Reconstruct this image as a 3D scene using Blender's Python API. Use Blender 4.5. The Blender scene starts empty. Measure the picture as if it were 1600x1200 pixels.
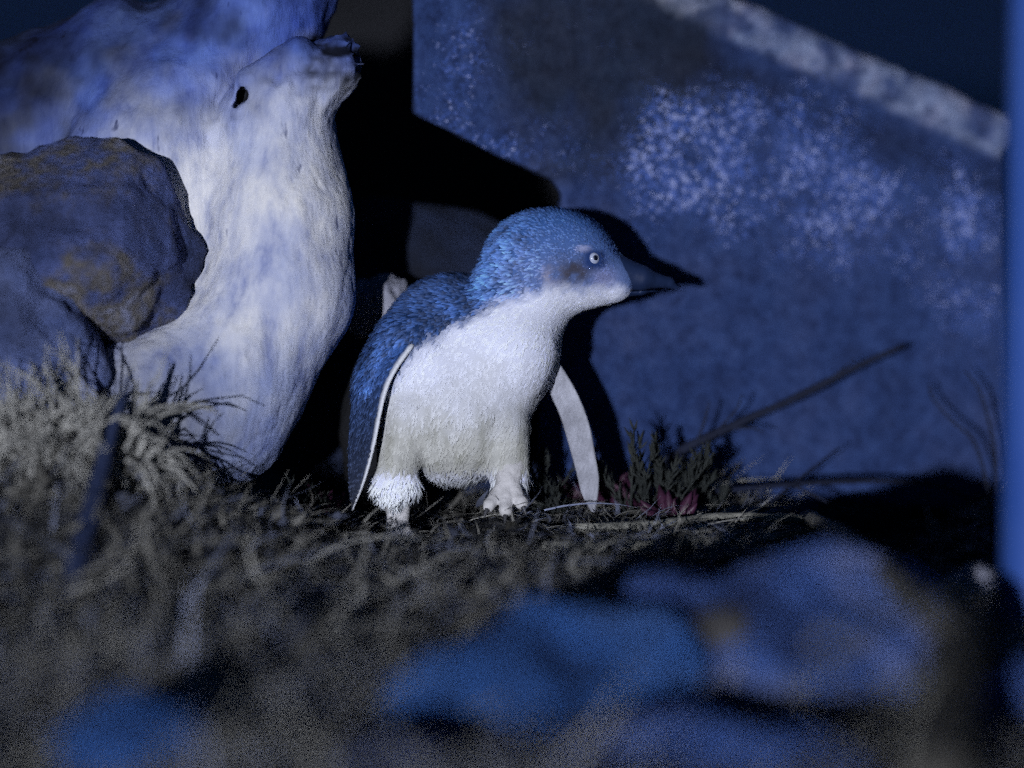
import bpy, math, random
import numpy as np
from mathutils import Vector

R = math.radians
random.seed(7)
rng = np.random.default_rng(11)
scene = bpy.context.scene
col = scene.collection

# ------------------------------------------------------------------ camera
S = 0.00042            # metres per photo pixel at the penguin
D = 2.6                # camera to penguin
PITCH = R(7.0)
ZC = 0.0996
RIGHT = np.array([1.0, 0, 0])
FWD = np.array([0, math.cos(PITCH), -math.sin(PITCH)])
UP = np.array([0, math.sin(PITCH), math.cos(PITCH)])
CAM = np.array([0, 0, ZC]) - D * FWD
cam = bpy.data.cameras.new('camera')
cam_ob = bpy.data.objects.new('camera', cam)
col.objects.link(cam_ob)
cam_ob.location = CAM
cam_ob.rotation_euler = (math.pi / 2 - PITCH, 0, 0)
cam.sensor_width = 36
cam.lens = 36 * D / (1600 * S)
cam.clip_start = 0.05
cam.clip_end = 500
cam.dof.use_dof = True
cam.dof.focus_distance = D - 0.028
cam.dof.aperture_fstop = 1.8
scene.camera = cam_ob

# ------------------------------------------------------------------ sky, the one sun, exposure
SUN_DIR = FWD + 0.205 * RIGHT + 0.038 * UP       # direction the light travels
SUN_DIR = SUN_DIR / np.linalg.norm(SUN_DIR)
SUN_EL = math.asin(-SUN_DIR[2])
world = bpy.data.worlds.new('World')
scene.world = world
world.use_nodes = True
wn = world.node_tree.nodes
bg = wn['Background']
sky = wn.new('ShaderNodeTexSky')
sky.sky_type = 'NISHITA'
sky.sun_disc = False
sky.sun_elevation = SUN_EL
sky.sun_rotation = math.pi + math.atan2(SUN_DIR[0], SUN_DIR[1])
sky.ozone_density = 6.0
sky.dust_density = 0.2
world.node_tree.links.new(sky.outputs[0], bg.inputs[0])
bg.inputs[1].default_value = 0.022
sun = bpy.data.lights.new('sun', 'SUN')
sun.energy = 3.4
sun.angle = R(0.9)
sun.color = (0.86, 0.90, 1.0)
sun_ob = bpy.data.objects.new('sun', sun)
col.objects.link(sun_ob)
sun_ob.rotation_euler = Vector(SUN_DIR).to_track_quat('-Z', 'Y').to_euler()
sun_ob.location = (-1, -4, 2)
scene.view_settings.view_transform = 'Standard'
scene.view_settings.look = 'None'
scene.view_settings.exposure = 0.0
scene.view_settings.gamma = 1.0
# a high-ISO photograph: keep the sampling grain
cy = scene.cycles
cy.use_denoising = False
cy.use_adaptive_sampling = True
cy.adaptive_threshold = 1.0
cy.adaptive_min_samples = 2
cy.max_bounces = 4


# ------------------------------------------------------------------ helpers
def pmap(P):
    """photo pixel u,v and depth w (in penguin-plane pixels behind the penguin) -> world"""
    P = np.asarray(P, float)
    d = D + P[..., 2:3] * S
    return CAM + d * (FWD + RIGHT * (P[..., 0:1] - 800) * S / D + UP * (600 - P[..., 1:2]) * S / D)


def omap(P):
    """the same without perspective, for bodies built in their own proportions"""
    P = np.asarray(P, float)
    return (np.array([0, 0, ZC]) + RIGHT * (P[..., 0:1] - 800) * S + UP * (600 - P[..., 1:2]) * S
            + FWD * P[..., 2:3] * S)


def ground_at(u, v, z=0.0):
    r = FWD + RIGHT * (u - 800) * S / D + UP * (600 - v) * S / D
    return CAM + r * (z - CAM[2]) / r[2]


_T = rng.random((64, 64, 64))


def vnoise(P):
    P = np.asarray(P, float)
    i = np.floor(P).astype(int)
    f = P - i
    f = f * f * (3 - 2 * f)
    i &= 63
    j = (i + 1) & 63
    x0, y0, z0 = i[..., 0], i[..., 1], i[..., 2]
    x1, y1, z1 = j[..., 0], j[..., 1], j[..., 2]
    fx, fy, fz = f[..., 0], f[..., 1], f[..., 2]
    a = _T[x0, y0, z0] * (1 - fx) + _T[x1, y0, z0] * fx
    b = _T[x0, y1, z0] * (1 - fx) + _T[x1, y1, z0] * fx
    c = _T[x0, y0, z1] * (1 - fx) + _T[x1, y0, z1] * fx
    d = _T[x0, y1, z1] * (1 - fx) + _T[x1, y1, z1] * fx
    return ((a * (1 - fy) + b * fy) * (1 - fz) + (c * (1 - fy) + d * fy) * fz) * 2 - 1


def fbm(P, oct=4, gain=0.5):
    P = np.asarray(P, float)
    s = 0
    a = 1.0
    for k in range(oct):
        s = s + a * vnoise(P * (2.03 ** k) + 17.3 * k)
        a *= gain
    return s


def smin(a, b, k):
    h = np.clip(0.5 + 0.5 * (b - a) / k, 0, 1)
    return b * (1 - h) + a * h - k * h * (1 - h)


def ell(P, c, r, rot=0.0):
    q = P - np.array(c, float)
    if rot:
        cs, sn = math.cos(R(rot)), math.sin(R(rot))
        q = np.stack([q[..., 0] * cs + q[..., 1] * sn, -q[..., 0] * sn + q[..., 1] * cs, q[..., 2]], -1)
    r = np.array(r, float)
    k0 = np.sqrt(((q / r) ** 2).sum(-1)) + 1e-9
    k1 = np.sqrt(((q / r ** 2) ** 2).sum(-1)) + 1e-9
    return k0 * (k0 - 1) / k1


def cone(P, a, b, ra, rb):
    a = np.array(a, float)
    b = np.array(b, float)
    ab = b - a
    t = np.clip(((P - a) @ ab) / (ab @ ab), 0, 1)
    q = P - (a + t[..., None] * ab)
    return np.sqrt((q ** 2).sum(-1)) - (ra + (rb - ra) * t)


def nets(f, lo, hi, step):
    """surface nets: returns vertices (in the field's own units) and quads"""
    ax = [np.arange(lo[k], hi[k] + step, step, dtype=float) for k in range(3)]
    G = np.stack(np.meshgrid(*ax, indexing='ij'), -1)
    V = f(G)
    n = np.array(V.shape) - 1
    ins = V < 0
    cnt = np.zeros(n, int)
    for dx in (0, 1):
        for dy in (0, 1):
            for dz in (0, 1):
                cnt += ins[dx:dx + n[0], dy:dy + n[1], dz:dz + n[2]]
    act = (cnt > 0) & (cnt < 8)
    ci, cj, ck = np.nonzero(act)
    idx = -np.ones(n, int)
    idx[ci, cj, ck] = np.arange(len(ci))
    pos = np.zeros((len(ci), 3))
    num = np.zeros(len(ci))
    C = [np.array(((o >> 2) & 1, (o >> 1) & 1, o & 1)) for o in range(8)]
    for a in range(8):
        for b in range(a + 1, 8):
            if np.abs(C[a] - C[b]).sum() != 1:
                continue
            va = V[ci + C[a][0], cj + C[a][1], ck + C[a][2]]
            vb = V[ci + C[b][0], cj + C[b][1], ck + C[b][2]]
            m = (va < 0) != (vb < 0)
            t = np.where(m, va / np.where(m, va - vb, 1), 0)
            pos += np.where(m[:, None], C[a] + t[:, None] * (C[b] - C[a]), 0)
            num += m
    pos = pos / num[:, None] + np.stack([ci, cj, ck], 1)
    verts = np.array([x[0] for x in ax]) + pos * step
    quads = []
    for a in range(3):
        b, c = (a + 1) % 3, (a + 2) % 3
        sl0 = [slice(None)] * 3
        sl1 = [slice(None)] * 3
        sl0[a] = slice(0, -1)
        sl1[a] = slice(1, None)
        s0, s1 = ins[tuple(sl0)], ins[tuple(sl1)]
        e = np.stack(np.nonzero(s0 != s1), 1)
        e = e[(e[:, b] >= 1) & (e[:, c] >= 1) & (e[:, b] < n[b]) & (e[:, c] < n[c])]
        eb = np.eye(3, dtype=int)[b]
        ec = np.eye(3, dtype=int)[c]
        q = np.stack([idx[tuple((e - eb - ec).T)], idx[tuple((e - ec).T)], idx[tuple(e.T)], idx[tuple((e - eb).T)]], 1)
        fl = s0[tuple(e.T)]
        q[~fl] = q[~fl][:, ::-1]
        quads.append(q)
    return verts, np.concatenate(quads)


def link_mesh(name, verts, faces, mat, parent=None, colors=None, smooth=True, origin=None):
    verts = np.asarray(verts, float)
    if origin is None:
        origin = np.zeros(3) if parent is not None else np.array([*verts.mean(0)[:2], verts[:, 2].min()])
    me = bpy.data.meshes.new(name)
    me.from_pydata((verts - origin).tolist(), [], faces.tolist() if hasattr(faces, 'tolist') else faces)
    if smooth:
        me.polygons.foreach_set('use_smooth', [True] * len(me.polygons))
    if colors is not None:
        at = me.color_attributes.new('Col', 'FLOAT_COLOR', 'POINT')
        c = np.ones((len(verts), 4))
        c[:, :3] = colors
        at.data.foreach_set('color', c.ravel())
    me.materials.append(mat)
    me.update()
    ob = bpy.data.objects.new(name, me)
    col.objects.link(ob)
    ob.location = origin
    if parent is not None:
        ob.parent = parent
        ob.location = origin - np.array(parent_origin(parent))
    return ob


def parent_origin(o):
    p = np.array(o.location)
    while o.parent is not None:
        o = o.parent
        p = p + np.array(o.location)
    return p


def flip(quads):
    return quads[:, ::-1]


def empty(name, loc):
    o = bpy.data.objects.new(name, None)
    o.empty_display_size = 0.05
    col.objects.link(o)
    o.location = loc
    return o


def tag(o, label=None, cat=None, group=None, kind=None):
    if label:
        o['label'] = label
    if cat:
        o['category'] = cat
    if group:
        o['group'] = group
    if kind:
        o['kind'] = kind
    return o


def tube(points, radii, seg=7, noise=0.0, cap=True):
    """tube through world points; returns verts, faces"""
    P = np.asarray(points, float)
    n = len(P)
    T = np.gradient(P, axis=0)
    T /= np.linalg.norm(T, axis=1)[:, None] + 1e-12
    ref = np.array([0.31, 0.2, 0.93])
    V, F = [], []
    for i in range(n):
        a = np.cross(T[i], ref)
        a /= np.linalg.norm(a)
        b = np.cross(T[i], a)
        for k in range(seg):
            t = 2 * math.pi * k / seg
            r = radii[i] * (1 + noise * (random.random() - .5))
            V.append(P[i] + r * (math.cos(t) * a + math.sin(t) * b))
    for i in range(n - 1):
        for k in range(seg):
            k2 = (k + 1) % seg
            F.append((i * seg + k, i * seg + k2, (i + 1) * seg + k2, (i + 1) * seg + k))
    if cap:
        F.append(tuple(range(seg))[::-1])
        F.append(tuple((n - 1) * seg + k for k in range(seg)))
    return np.array(V), F


def spline(pts, n):
    """Catmull-Rom through control points"""
    P = np.asarray(pts, float)
    Q = np.vstack([2 * P[0] - P[1], P, 2 * P[-1] - P[-2]])
    out = []
    m = len(P) - 1
    for s in np.linspace(0, m - 1e-6, n):
        i = int(s)
        t = s - i
        a, b, c, d = Q[i], Q[i + 1], Q[i + 2], Q[i + 3]
        out.append(0.5 * (2 * b + (c - a) * t + (2 * a - 5 * b + 4 * c - d) * t * t + (3 * b - a - 3 * c + d) * t ** 3))
    return np.array(out)


def merge(parts):
    V, F, n = [], [], 0
    for v, f in parts:
        V.append(np.asarray(v))
        F += [tuple(int(i) + n for i in q) for q in f]
        n += len(v)
    return np.vstack(V), F


# ------------------------------------------------------------------ materials
def new_mat(name, rough=0.8, spec=0.3):
    m = bpy.data.materials.new(name)
    m.use_nodes = True
    b = m.node_tree.nodes['Principled BSDF']
    b.inputs['Roughness'].default_value = rough
    b.inputs['Specular IOR Level'].default_value = spec
    return m, m.node_tree.nodes, m.node_tree.links, b


def tex_noise(n, l, vec, scale, detail=6, rough=0.6):
    t = n.new('ShaderNodeTexNoise')
    t.inputs['Scale'].default_value = scale
    t.inputs['Detail'].default_value = detail
    t.inputs['Roughness'].default_value = rough
    l.new(vec, t.inputs['Vector'])
    return t


def ramp(n, l, fac, stops):
    r = n.new('ShaderNodeValToRGB')
    e = r.color_ramp.elements
    while len(e) < len(stops):
        e.new(0.5)
    for el, (p, c) in zip(e, stops):
        el.position = p
        el.color = (*c, 1) if len(c) == 3 else c
    l.new(fac, r.inputs[0])
    return r


def mix(n, l, fac, a, b, mode='MIX'):
    m = n.new('ShaderNodeMix')
    m.data_type = 'RGBA'
    m.blend_type = mode
    for sock, val in ((m.inputs[0], fac), (m.inputs[6], a), (m.inputs[7], b)):
        if hasattr(val, 'node'):
            l.new(val, sock)
        elif isinstance(val, (int, float)):
            sock.default_value = val
        else:
            sock.default_value = (*val, 1)
    return m.outputs[2]


def bump(n, l, b, height, strength, dist):
    k = n.new('ShaderNodeBump')
    k.inputs['Strength'].default_value = strength
    k.inputs['Distance'].default_value = dist
    l.new(height, k.inputs['Height'])
    l.new(k.outputs[0], b.inputs['Normal'])


def coords(n, l, scale=(1, 1, 1), rot=(0, 0, 0)):
    tc = n.new('ShaderNodeTexCoord')
    mp = n.new('ShaderNodeMapping')
    mp.inputs['Scale'].default_value = scale
    mp.inputs['Rotation'].default_value = rot
    l.new(tc.outputs['Object'], mp.inputs['Vector'])
    return mp.outputs[0]


def noise_mat(name, stops, scale=30, bscale=200, bstr=0.5, bdist=0.002, rough=0.8, spec=0.3, detail=8, stretch=(1, 1, 1), rot=(0, 0, 0), blotch=0.0):
    m, n, l, b = new_mat(name, rough, spec)
    v = coords(n, l, stretch, rot)
    t = tex_noise(n, l, v, scale, detail, 0.65)
    r = ramp(n, l, t.outputs[0], stops)
    c = r.outputs[0]
    if blotch:
        t3 = tex_noise(n, l, v, scale * 0.45, 3, 0.6)
        r3 = ramp(n, l, t3.outputs[0], [(0.38, (1 - blotch,) * 3), (0.6, (1, 1, 1))])
        c = mix(n, l, 1.0, c, r3.outputs[0], 'MULTIPLY')
        t4 = tex_noise(n, l, v, scale * 6, 5, 0.7)
        r4 = ramp(n, l, t4.outputs[0], [(0.35, (1 - blotch,) * 3), (0.62, (1, 1, 1))])
        c = mix(n, l, 0.8, c, r4.outputs[0], 'MULTIPLY')
    l.new(c, b.inputs['Base Color'])
    t2 = tex_noise(n, l, v, bscale, 6, 0.7)
    bump(n, l, b, t2.outputs[0], bstr, bdist)
    return m


def vcol_mat(name, rough=0.7, spec=0.2, sheen=0.0, bscale=0, bstr=0.4, bdist=0.001, fine=0.0):
    m, n, l, b = new_mat(name, rough, spec)
    a = n.new('ShaderNodeVertexColor')
    a.layer_name = 'Col'
    c = a.outputs[0]
    if fine:
        t = tex_noise(n, l, coords(n, l), 900, 4, 0.7)
        r = ramp(n, l, t.outputs[0], [(0.3, (1 - fine,) * 3), (0.7, (1 + 0 * fine,) * 3)])
        c = mix(n, l, 1.0, c, r.outputs[0], 'MULTIPLY')
    l.new(c, b.inputs['Base Color'])
    if bscale:
        t2 = tex_noise(n, l, coords(n, l), bscale, 5, 0.7)
        bump(n, l, b, t2.outputs[0], bstr, bdist)
    if sheen:
        b.inputs['Sheen Weight'].default_value = sheen
    return m


def wood_mat():
    m, n, l, b = new_mat('bleached_wood', 0.85, 0.2)
    v = coords(n, l, (1, 1, 0.28), (0, R(28), 0))
    big = tex_noise(n, l, coords(n, l), 7.0, 5, 0.6)
    grain = tex_noise(n, l, v, 60, 9, 0.72)
    base = ramp(n, l, grain.outputs[0], [(0.30, (0.24, 0.27, 0.44)), (0.44, (0.50, 0.51, 0.60)), (0.60, (0.69, 0.68, 0.70))])
    a = n.new('ShaderNodeVertexColor')
    a.layer_name = 'Col'
    c = mix(n, l, 1.0, base.outputs[0], a.outputs[0], 'MULTIPLY')
    st = ramp(n, l, big.outputs[0], [(0.40, (1, 1, 1)), (0.62, (0.34, 0.44, 0.80))])
    c = mix(n, l, 0.85, c, st.outputs[0], 'MULTIPLY')
    vo = tex_noise(n, l, v, 34, 4, 0.75)
    ck = ramp(n, l, vo.outputs[0], [(0.33, (0.08, 0.10, 0.22)), (0.37, (1, 1, 1))])
    c = mix(n, l, 0.8, c, ck.outputs[0], 'MULTIPLY')
    l.new(c, b.inputs['Base Color'])
    ad = n.new('ShaderNodeMath')
    ad.operation = 'ADD'
    l.new(grain.outputs[0], ad.inputs[0])
    l.new(vo.outputs[0], ad.inputs[1])
    bump(n, l, b, ad.outputs[0], 0.6, 0.004)
    return m


def slab_mat():
    m, n, l, b = new_mat('lichened_concrete', 0.9, 0.2)
    v = coords(n, l)
    t = tex_noise(n, l, v, 11, 9, 0.75)
    base = ramp(n, l, t.outputs[0], [(0.28, (0.014, 0.024, 0.075)), (0.45, (0.020, 0.040, 0.128)), (0.6, (0.026, 0.043, 0.125)), (0.75, (0.038, 0.05, 0.115))])
    a = n.new('ShaderNodeVertexColor')
    a.layer_name = 'Col'
    c = mix(n, l, 1.0, base.outputs[0], a.outputs[0], 'MULTIPLY')
    mo = tex_noise(n, l, v, 95, 8, 0.8)
    mr = ramp(n, l, mo.outputs[0], [(0.36, (0.45, 0.48, 0.55)), (0.5, (0.95, 0.97, 1.0)), (0.64, (1.5, 1.45, 1.35))])
    c = mix(n, l, 1.0, c, mr.outputs[0], 'MULTIPLY')
    # pale lichen flecks in drifts; alpha of drift comes from the Lich attribute
    li = n.new('ShaderNodeVertexColor')
    li.layer_name = 'Lich'
    vo = n.new('ShaderNodeTexVoronoi')
    vo.inputs['Scale'].default_value = 330
    wv = tex_noise(n, l, v, 60, 3, 0.6)
    wm = n.new('ShaderNodeVectorMath')
    wm.operation = 'MULTIPLY_ADD'
    l.new(wv.outputs[1], wm.inputs[0])
    wm.inputs[1].default_value = (0.012,) * 3
    l.new(v, wm.inputs[2])
    l.new(wm.outputs[0], vo.inputs['Vector'])
    vs = n.new('ShaderNodeSeparateColor')
    l.new(vo.outputs['Color'], vs.inputs[0])
    size = n.new('ShaderNodeMath')           # each fleck its own size
    size.operation = 'MULTIPLY'
    l.new(vs.outputs[0], size.inputs[0])
    l.new(li.outputs[0], size.inputs[1])
    cmp_ = n.new('ShaderNodeMath')
    cmp_.operation = 'SUBTRACT'
    l.new(size.outputs[0], cmp_.inputs[0])
    l.new(vo.outputs['Distance'], cmp_.inputs[1])
    fr = ramp(n, l, cmp_.outputs[0], [(0.0, (0, 0, 0)), (0.34, (1, 1, 1))])
    vo2 = n.new('ShaderNodeTexVoronoi')
    vo2.inputs['Scale'].default_value = 520
    l.new(wm.outputs[0], vo2.inputs['Vector'])
    vs2 = n.new('ShaderNodeSeparateColor')
    l.new(vo2.outputs['Color'], vs2.inputs[0])
    sz2 = n.new('ShaderNodeMath')
    sz2.operation = 'MULTIPLY'
    l.new(vs2.outputs[0], sz2.inputs[0])
    l.new(li.outputs[0], sz2.inputs[1])
    cm2 = n.new('ShaderNodeMath')
    cm2.operation = 'MULTIPLY_ADD'
    l.new(sz2.outputs[0], cm2.inputs[0])
    cm2.inputs[1].default_value = 1.5
    ng = n.new('ShaderNodeMath')
    ng.operation = 'MULTIPLY'
    ng.inputs[1].default_value = -1
    l.new(vo2.outputs['Distance'], ng.inputs[0])
    l.new(ng.outputs[0], cm2.inputs[2])
    fr2 = ramp(n, l, cm2.outputs[0], [(0.0, (0, 0, 0)), (0.35, (0.8, 0.8, 0.8))])
    c = mix(n, l, fr2.outputs[0], c, (0.045, 0.085, 0.29))
    tint = mix(n, l, vs.outputs[1], (0.05, 0.10, 0.36), (0.28, 0.32, 0.56))
    c = mix(n, l, fr.outputs[0], c, tint)
    l.new(c, b.inputs['Base Color'])
    t2 = tex_noise(n, l, v, 260, 6, 0.75)
    bump(n, l, b, t2.outputs[0], 0.55, 0.0018)
    return m


M = {}
M['wood'] = wood_mat()
M['slab'] = slab_mat()
M['dark_rock'] = noise_mat('dark_basalt', [(0.34, (0.05, 0.08, 0.24)), (0.48, (0.11, 0.15, 0.40)), (0.57, (0.16, 0.145, 0.13)), (0.68, (0.28, 0.32, 0.56))], 16, 160, 1.0, 0.006, blotch=0.6)
M['black_rock'] = noise_mat('near_black_rock', [(0.3, (0.004, 0.004, 0.006)), (0.7, (0.010, 0.011, 0.016))], 10, 120, 0.8, 0.006)  # near black puts deep shade into the far boulder's colour
M['cave_rock'] = noise_mat('shaded_rock', [(0.3, (0.012, 0.014, 0.022)), (0.55, (0.022, 0.038, 0.105)), (0.8, (0.04, 0.055, 0.12))], 14, 260, 1.0, 0.005, blotch=0.4)  # low albedo stands in for the shade of the recess
M['blue_rock'] = noise_mat('blue_grey_stone', [(0.34, (0.05, 0.09, 0.30)), (0.5, (0.08, 0.18, 0.60)), (0.64, (0.30, 0.34, 0.60))], 10, 90, 1.0, 0.01, blotch=0.4)
M['blue_rock2'] = noise_mat('bright_blue_stone', [(0.3, (0.03, 0.085, 0.30)), (0.5, (0.055, 0.20, 0.68)), (0.72, (0.16, 0.30, 0.70))], 12, 120, 1.0, 0.008, blotch=0.45)
M['violet_rock'] = noise_mat('violet_grey_stone', [(0.3, (0.06, 0.10, 0.30)), (0.55, (0.17, 0.22, 0.48)), (0.75, (0.36, 0.38, 0.56))], 18, 130, 1.0, 0.006, blotch=0.6)
M['pale_rock'] = noise_mat('pale_stone', [(0.3, (0.14, 0.15, 0.22)), (0.7, (0.42, 0.42, 0.50))], 20, 150, 0.6, 0.003)
M['brown_stone'] = noise_mat('brown_stone', [(0.3, (0.03, 0.03, 0.035)), (0.7, (0.09, 0.085, 0.085))], 20, 150, 0.6, 0.003)
M['soil'] = noise_mat('dark_soil', [(0.3, (0.016, 0.017, 0.022)), (0.6, (0.04, 0.043, 0.052)), (0.8, (0.08, 0.082, 0.09))], 18, 90, 1.0, 0.01)
M['litter'] = vcol_mat('dry_litter', 0.9, 0.1)
M['straw'] = noise_mat('dry_straw', [(0.3, (0.10, 0.10, 0.09)), (0.7, (0.34, 0.33, 0.29))], 60, 200, 0.4, 0.001)
M['pale_straw'] = noise_mat('pale_straw', [(0.3, (0.16, 0.16, 0.16)), (0.7, (0.50, 0.49, 0.46))], 50, 200, 0.4, 0.001)
M['stick'] = noise_mat('grey_bark', [(0.3, (0.06, 0.055, 0.05)), (0.7, (0.22, 0.21, 0.19))], 40, 200, 0.8, 0.002)
M['root'] = noise_mat('brown_root', [(0.3, (0.03, 0.027, 0.024)), (0.7, (0.10, 0.095, 0.085))], 30, 150, 0.9, 0.003)
M['twig'] = noise_mat('dark_twig', [(0.3, (0.004, 0.006, 0.018)), (0.7, (0.010, 0.015, 0.04))], 40, 200, 0.5, 0.001)
M['leaf'] = noise_mat('heath_leaf', [(0.3, (0.008, 0.011, 0.012)), (0.7, (0.032, 0.036, 0.034))], 40, 200, 0.3, 0.001)
M['red_leaf'] = noise_mat('maroon_leaf', [(0.3, (0.016, 0.005, 0.012)), (0.7, (0.068, 0.018, 0.05))], 60, 100, 0.2, 0.001, 0.5, 0.4)
M['stalk'] = noise_mat('blue_green_stalk', [(0.3, (0.012, 0.018, 0.05)), (0.7, (0.028, 0.045, 0.12))], 30, 150, 0.4, 0.001)
M['post'] = noise_mat('blue_post', [(0.3, (0.02, 0.065, 0.29)), (0.7, (0.04, 0.095, 0.34))], 10, 90, 0.2, 0.001, 0.5, 0.3)  # plain blue base colour
M['body'] = vcol_mat('plumage_skin', 0.85, 0.1, 0.0, 420, 0.5, 0.0015)
M['feather'] = vcol_mat('plumage_feather', 0.6, 0.25)
M['flipper'] = vcol_mat('flipper_feather', 0.6, 0.25, 0, 900, 0.5, 0.0008, 0.35)
M['bill'] = noise_mat('slate_bill', [(0.3, (0.008, 0.017, 0.055)), (0.7, (0.015, 0.029, 0.085))], 60, 300, 0.3, 0.0006, 0.5, 0.35)
M['foot'] = noise_mat('pale_foot_skin', [(0.3, (0.38, 0.37, 0.38)), (0.7, (0.66, 0.64, 0.66))], 80, 400, 0.6, 0.001, 0.6, 0.3)
M['claw'] = noise_mat('dark_claw', [(0.3, (0.02, 0.02, 0.025)), (0.7, (0.06, 0.06, 0.07))], 80, 300, 0.2, 0.0005, 0.4, 0.4)
M['iris'] = noise_mat('silver_iris', [(0.3, (0.26, 0.30, 0.46)), (0.7, (0.48, 0.52, 0.66))], 900, 900, 0.1, 0.0002, 0.15, 0.6)
M['pupil'] = noise_mat('black_pupil', [(0.3, (0.003, 0.004, 0.012)), (0.7, (0.006, 0.008, 0.02))], 100, 100, 0.0, 0.0002, 0.06, 0.8)

# ------------------------------------------------------------------ ground
PIT = ground_at(1420, 838)
PIT2 = ground_at(1180, 835)


def ground_h(x, y):
    P = np.stack([x * 9, y * 9, x * 0 + 3.1], -1)
    h = 0.010 * fbm(P, 4)
    h = h * np.clip(1.2 - np.hypot(x, y) * 0.25, 0.25, 1)
    h = h * (0.35 + 0.65 * np.clip((np.hypot(x + 0.05, y) - 0.03) / 0.15, 0, 1))
    e = ((x - PIT[0]) / 0.085) ** 2 + ((y - PIT[1] - 0.02) / 0.17) ** 2
    h = h - 0.075 * np.exp(-e ** 2)
    h = h + 0.021 * np.exp(-(((x + 0.003) / 0.034) ** 2 + ((y + 0.044) / 0.04) ** 2))
    # the bank the litter lies on rises a little before the log
    h = h + 0.078 * np.exp(-(((np.minimum(x + 0.30, 0) * 0.4 + np.maximum(x + 0.30, 0)) / 0.135) ** 2 + ((y + 0.17) / 0.13) ** 2))
    return h


gx = np.concatenate([-np.geomspace(120, 0.72, 26), np.linspace(-0.7, 0.7, 180), np.geomspace(0.72, 120, 26)])
gy = np.concatenate([-np.geomspace(60, 1.3, 16), np.linspace(-1.28, 0.7, 230), np.geomspace(0.72, 200, 34)])
X, Y = np.meshgrid(gx, gy, indexing='ij')
Z = ground_h(X, Y)
nx, ny = X.shape
I = np.arange(nx * ny).reshape(nx, ny)
q = np.stack([I[:-1, :-1], I[1:, :-1], I[1:, 1:], I[:-1, 1:]], -1).reshape(-1, 4)
g = link_mesh('ground', np.stack([X, Y, Z], -1).reshape(-1, 3), q, M['soil'], origin=np.zeros(3))
tag(g, 'dark bare soil under the dry litter', 'ground', kind='structure')


sx = np.linspace(-120, 120, 9)
sy = np.concatenate([[3.2], np.geomspace(4, 200, 14)])
X, Y = np.meshgrid(sx, sy, indexing='ij')
I = np.arange(X.size).reshape(X.shape)
q = np.stack([I[:-1, :-1], I[1:, :-1], I[1:, 1:], I[:-1, 1:]], -1).reshape(-1, 4)
M['sea'] = noise_mat('night_sea', [(0.3, (0.008, 0.022, 0.09)), (0.7, (0.02, 0.05, 0.18))], 2.0, 6, 1.0, 0.05, 0.5, 0.3, stretch=(0.25, 1, 1))
g = link_mesh('sea', np.stack([X, Y, X * 0 + 0.02], -1).reshape(-1, 3), q, M['sea'], origin=np.zeros(3))
tag(g, 'dark night sea beyond the slab', 'sea', kind='structure')


# ------------------------------------------------------------------ concrete slab behind the penguin
def poly_sdf(U, V, pts):
    pts = np.array(pts, float)
    d = np.full(U.shape, 1e18)
    s = np.ones(U.shape)
    n = len(pts)
    for i in range(n):
        a, b = pts[i], pts[i - 1]
        ex, ey = b - a
        wx, wy = U - a[0], V - a[1]
        t = np.clip((wx * ex + wy * ey) / (ex * ex + ey * ey), 0, 1)
        d = np.minimum(d, (wx - ex * t) ** 2 + (wy - ey * t) ** 2)
        c1, c2, c3 = V >= a[1], V < b[1], ex * wy > ey * wx
        s = np.where((c1 & c2 & c3) | (~c1 & ~c2 & ~c3), -s, s)
    return s * np.sqrt(d)


SLAB = [(640, -200), (640, 180), (752, 236), (858, 286), (872, 304), (866, 330), (846, 380), (836, 470), (836, 900),
        (1240, 890), (1262, 815), (1290, 792), (1400, 796), (1548, 812), (1590, 800), (1572, 250), (1562, 196), (1520, 168),
        (1330, 92), (1170, 22), (1050, -30), (900, -120), (800, -200)]
TOPL = ((1050, -40), (1560, 185))


def slab_w(u):
    return 235 + 0.42 * (u - 920)


def slab_f(G):
    U, V, Wd = G[..., 0], G[..., 1], G[..., 2]
    d2 = poly_sdf(U[:, :, 0], V[:, :, 0], SLAB)[:, :, None]
    nz = fbm(G / 55.0, 3)
    d2 = d2 + 5 + 3.0 * nz
    ws = slab_w(U) + 45
    dw = np.abs(Wd - ws) / math.sqrt(1 + 0.42 ** 2) - 40 + 2.2 * nz + 5 * vnoise(G / 160.0)
    k = 9.0
    d = np.maximum(d2 + k, dw + k)
    d = np.where((d2 + k > 0) & (dw + k > 0), np.sqrt(np.maximum(d2 + k, 0) ** 2 + np.maximum(dw + k, 0) ** 2), d) - k
    # lumpy chipped rim along the upper edge
    a, b = np.array(TOPL[0], float), np.array(TOPL[1], float)
    ab = b - a
    t = np.clip(((U - a[0]) * ab[0] + (V - a[1]) * ab[1]) / (ab @ ab), 0, 1)
    pu, pv = a[0] + t * ab[0], a[1] + t * ab[1]
    rr = 32 + 3 * vnoise(np.stack([t * 14, t * 0 + .5, t * 0], -1))
    rim = np.sqrt((U - pu) ** 2 + (V - pv - 24) ** 2 + (Wd - slab_w(pu) - 14) ** 2) - rr + 3.5 * fbm(G / 30.0, 2)
    return smin(d, rim, 8)


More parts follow.
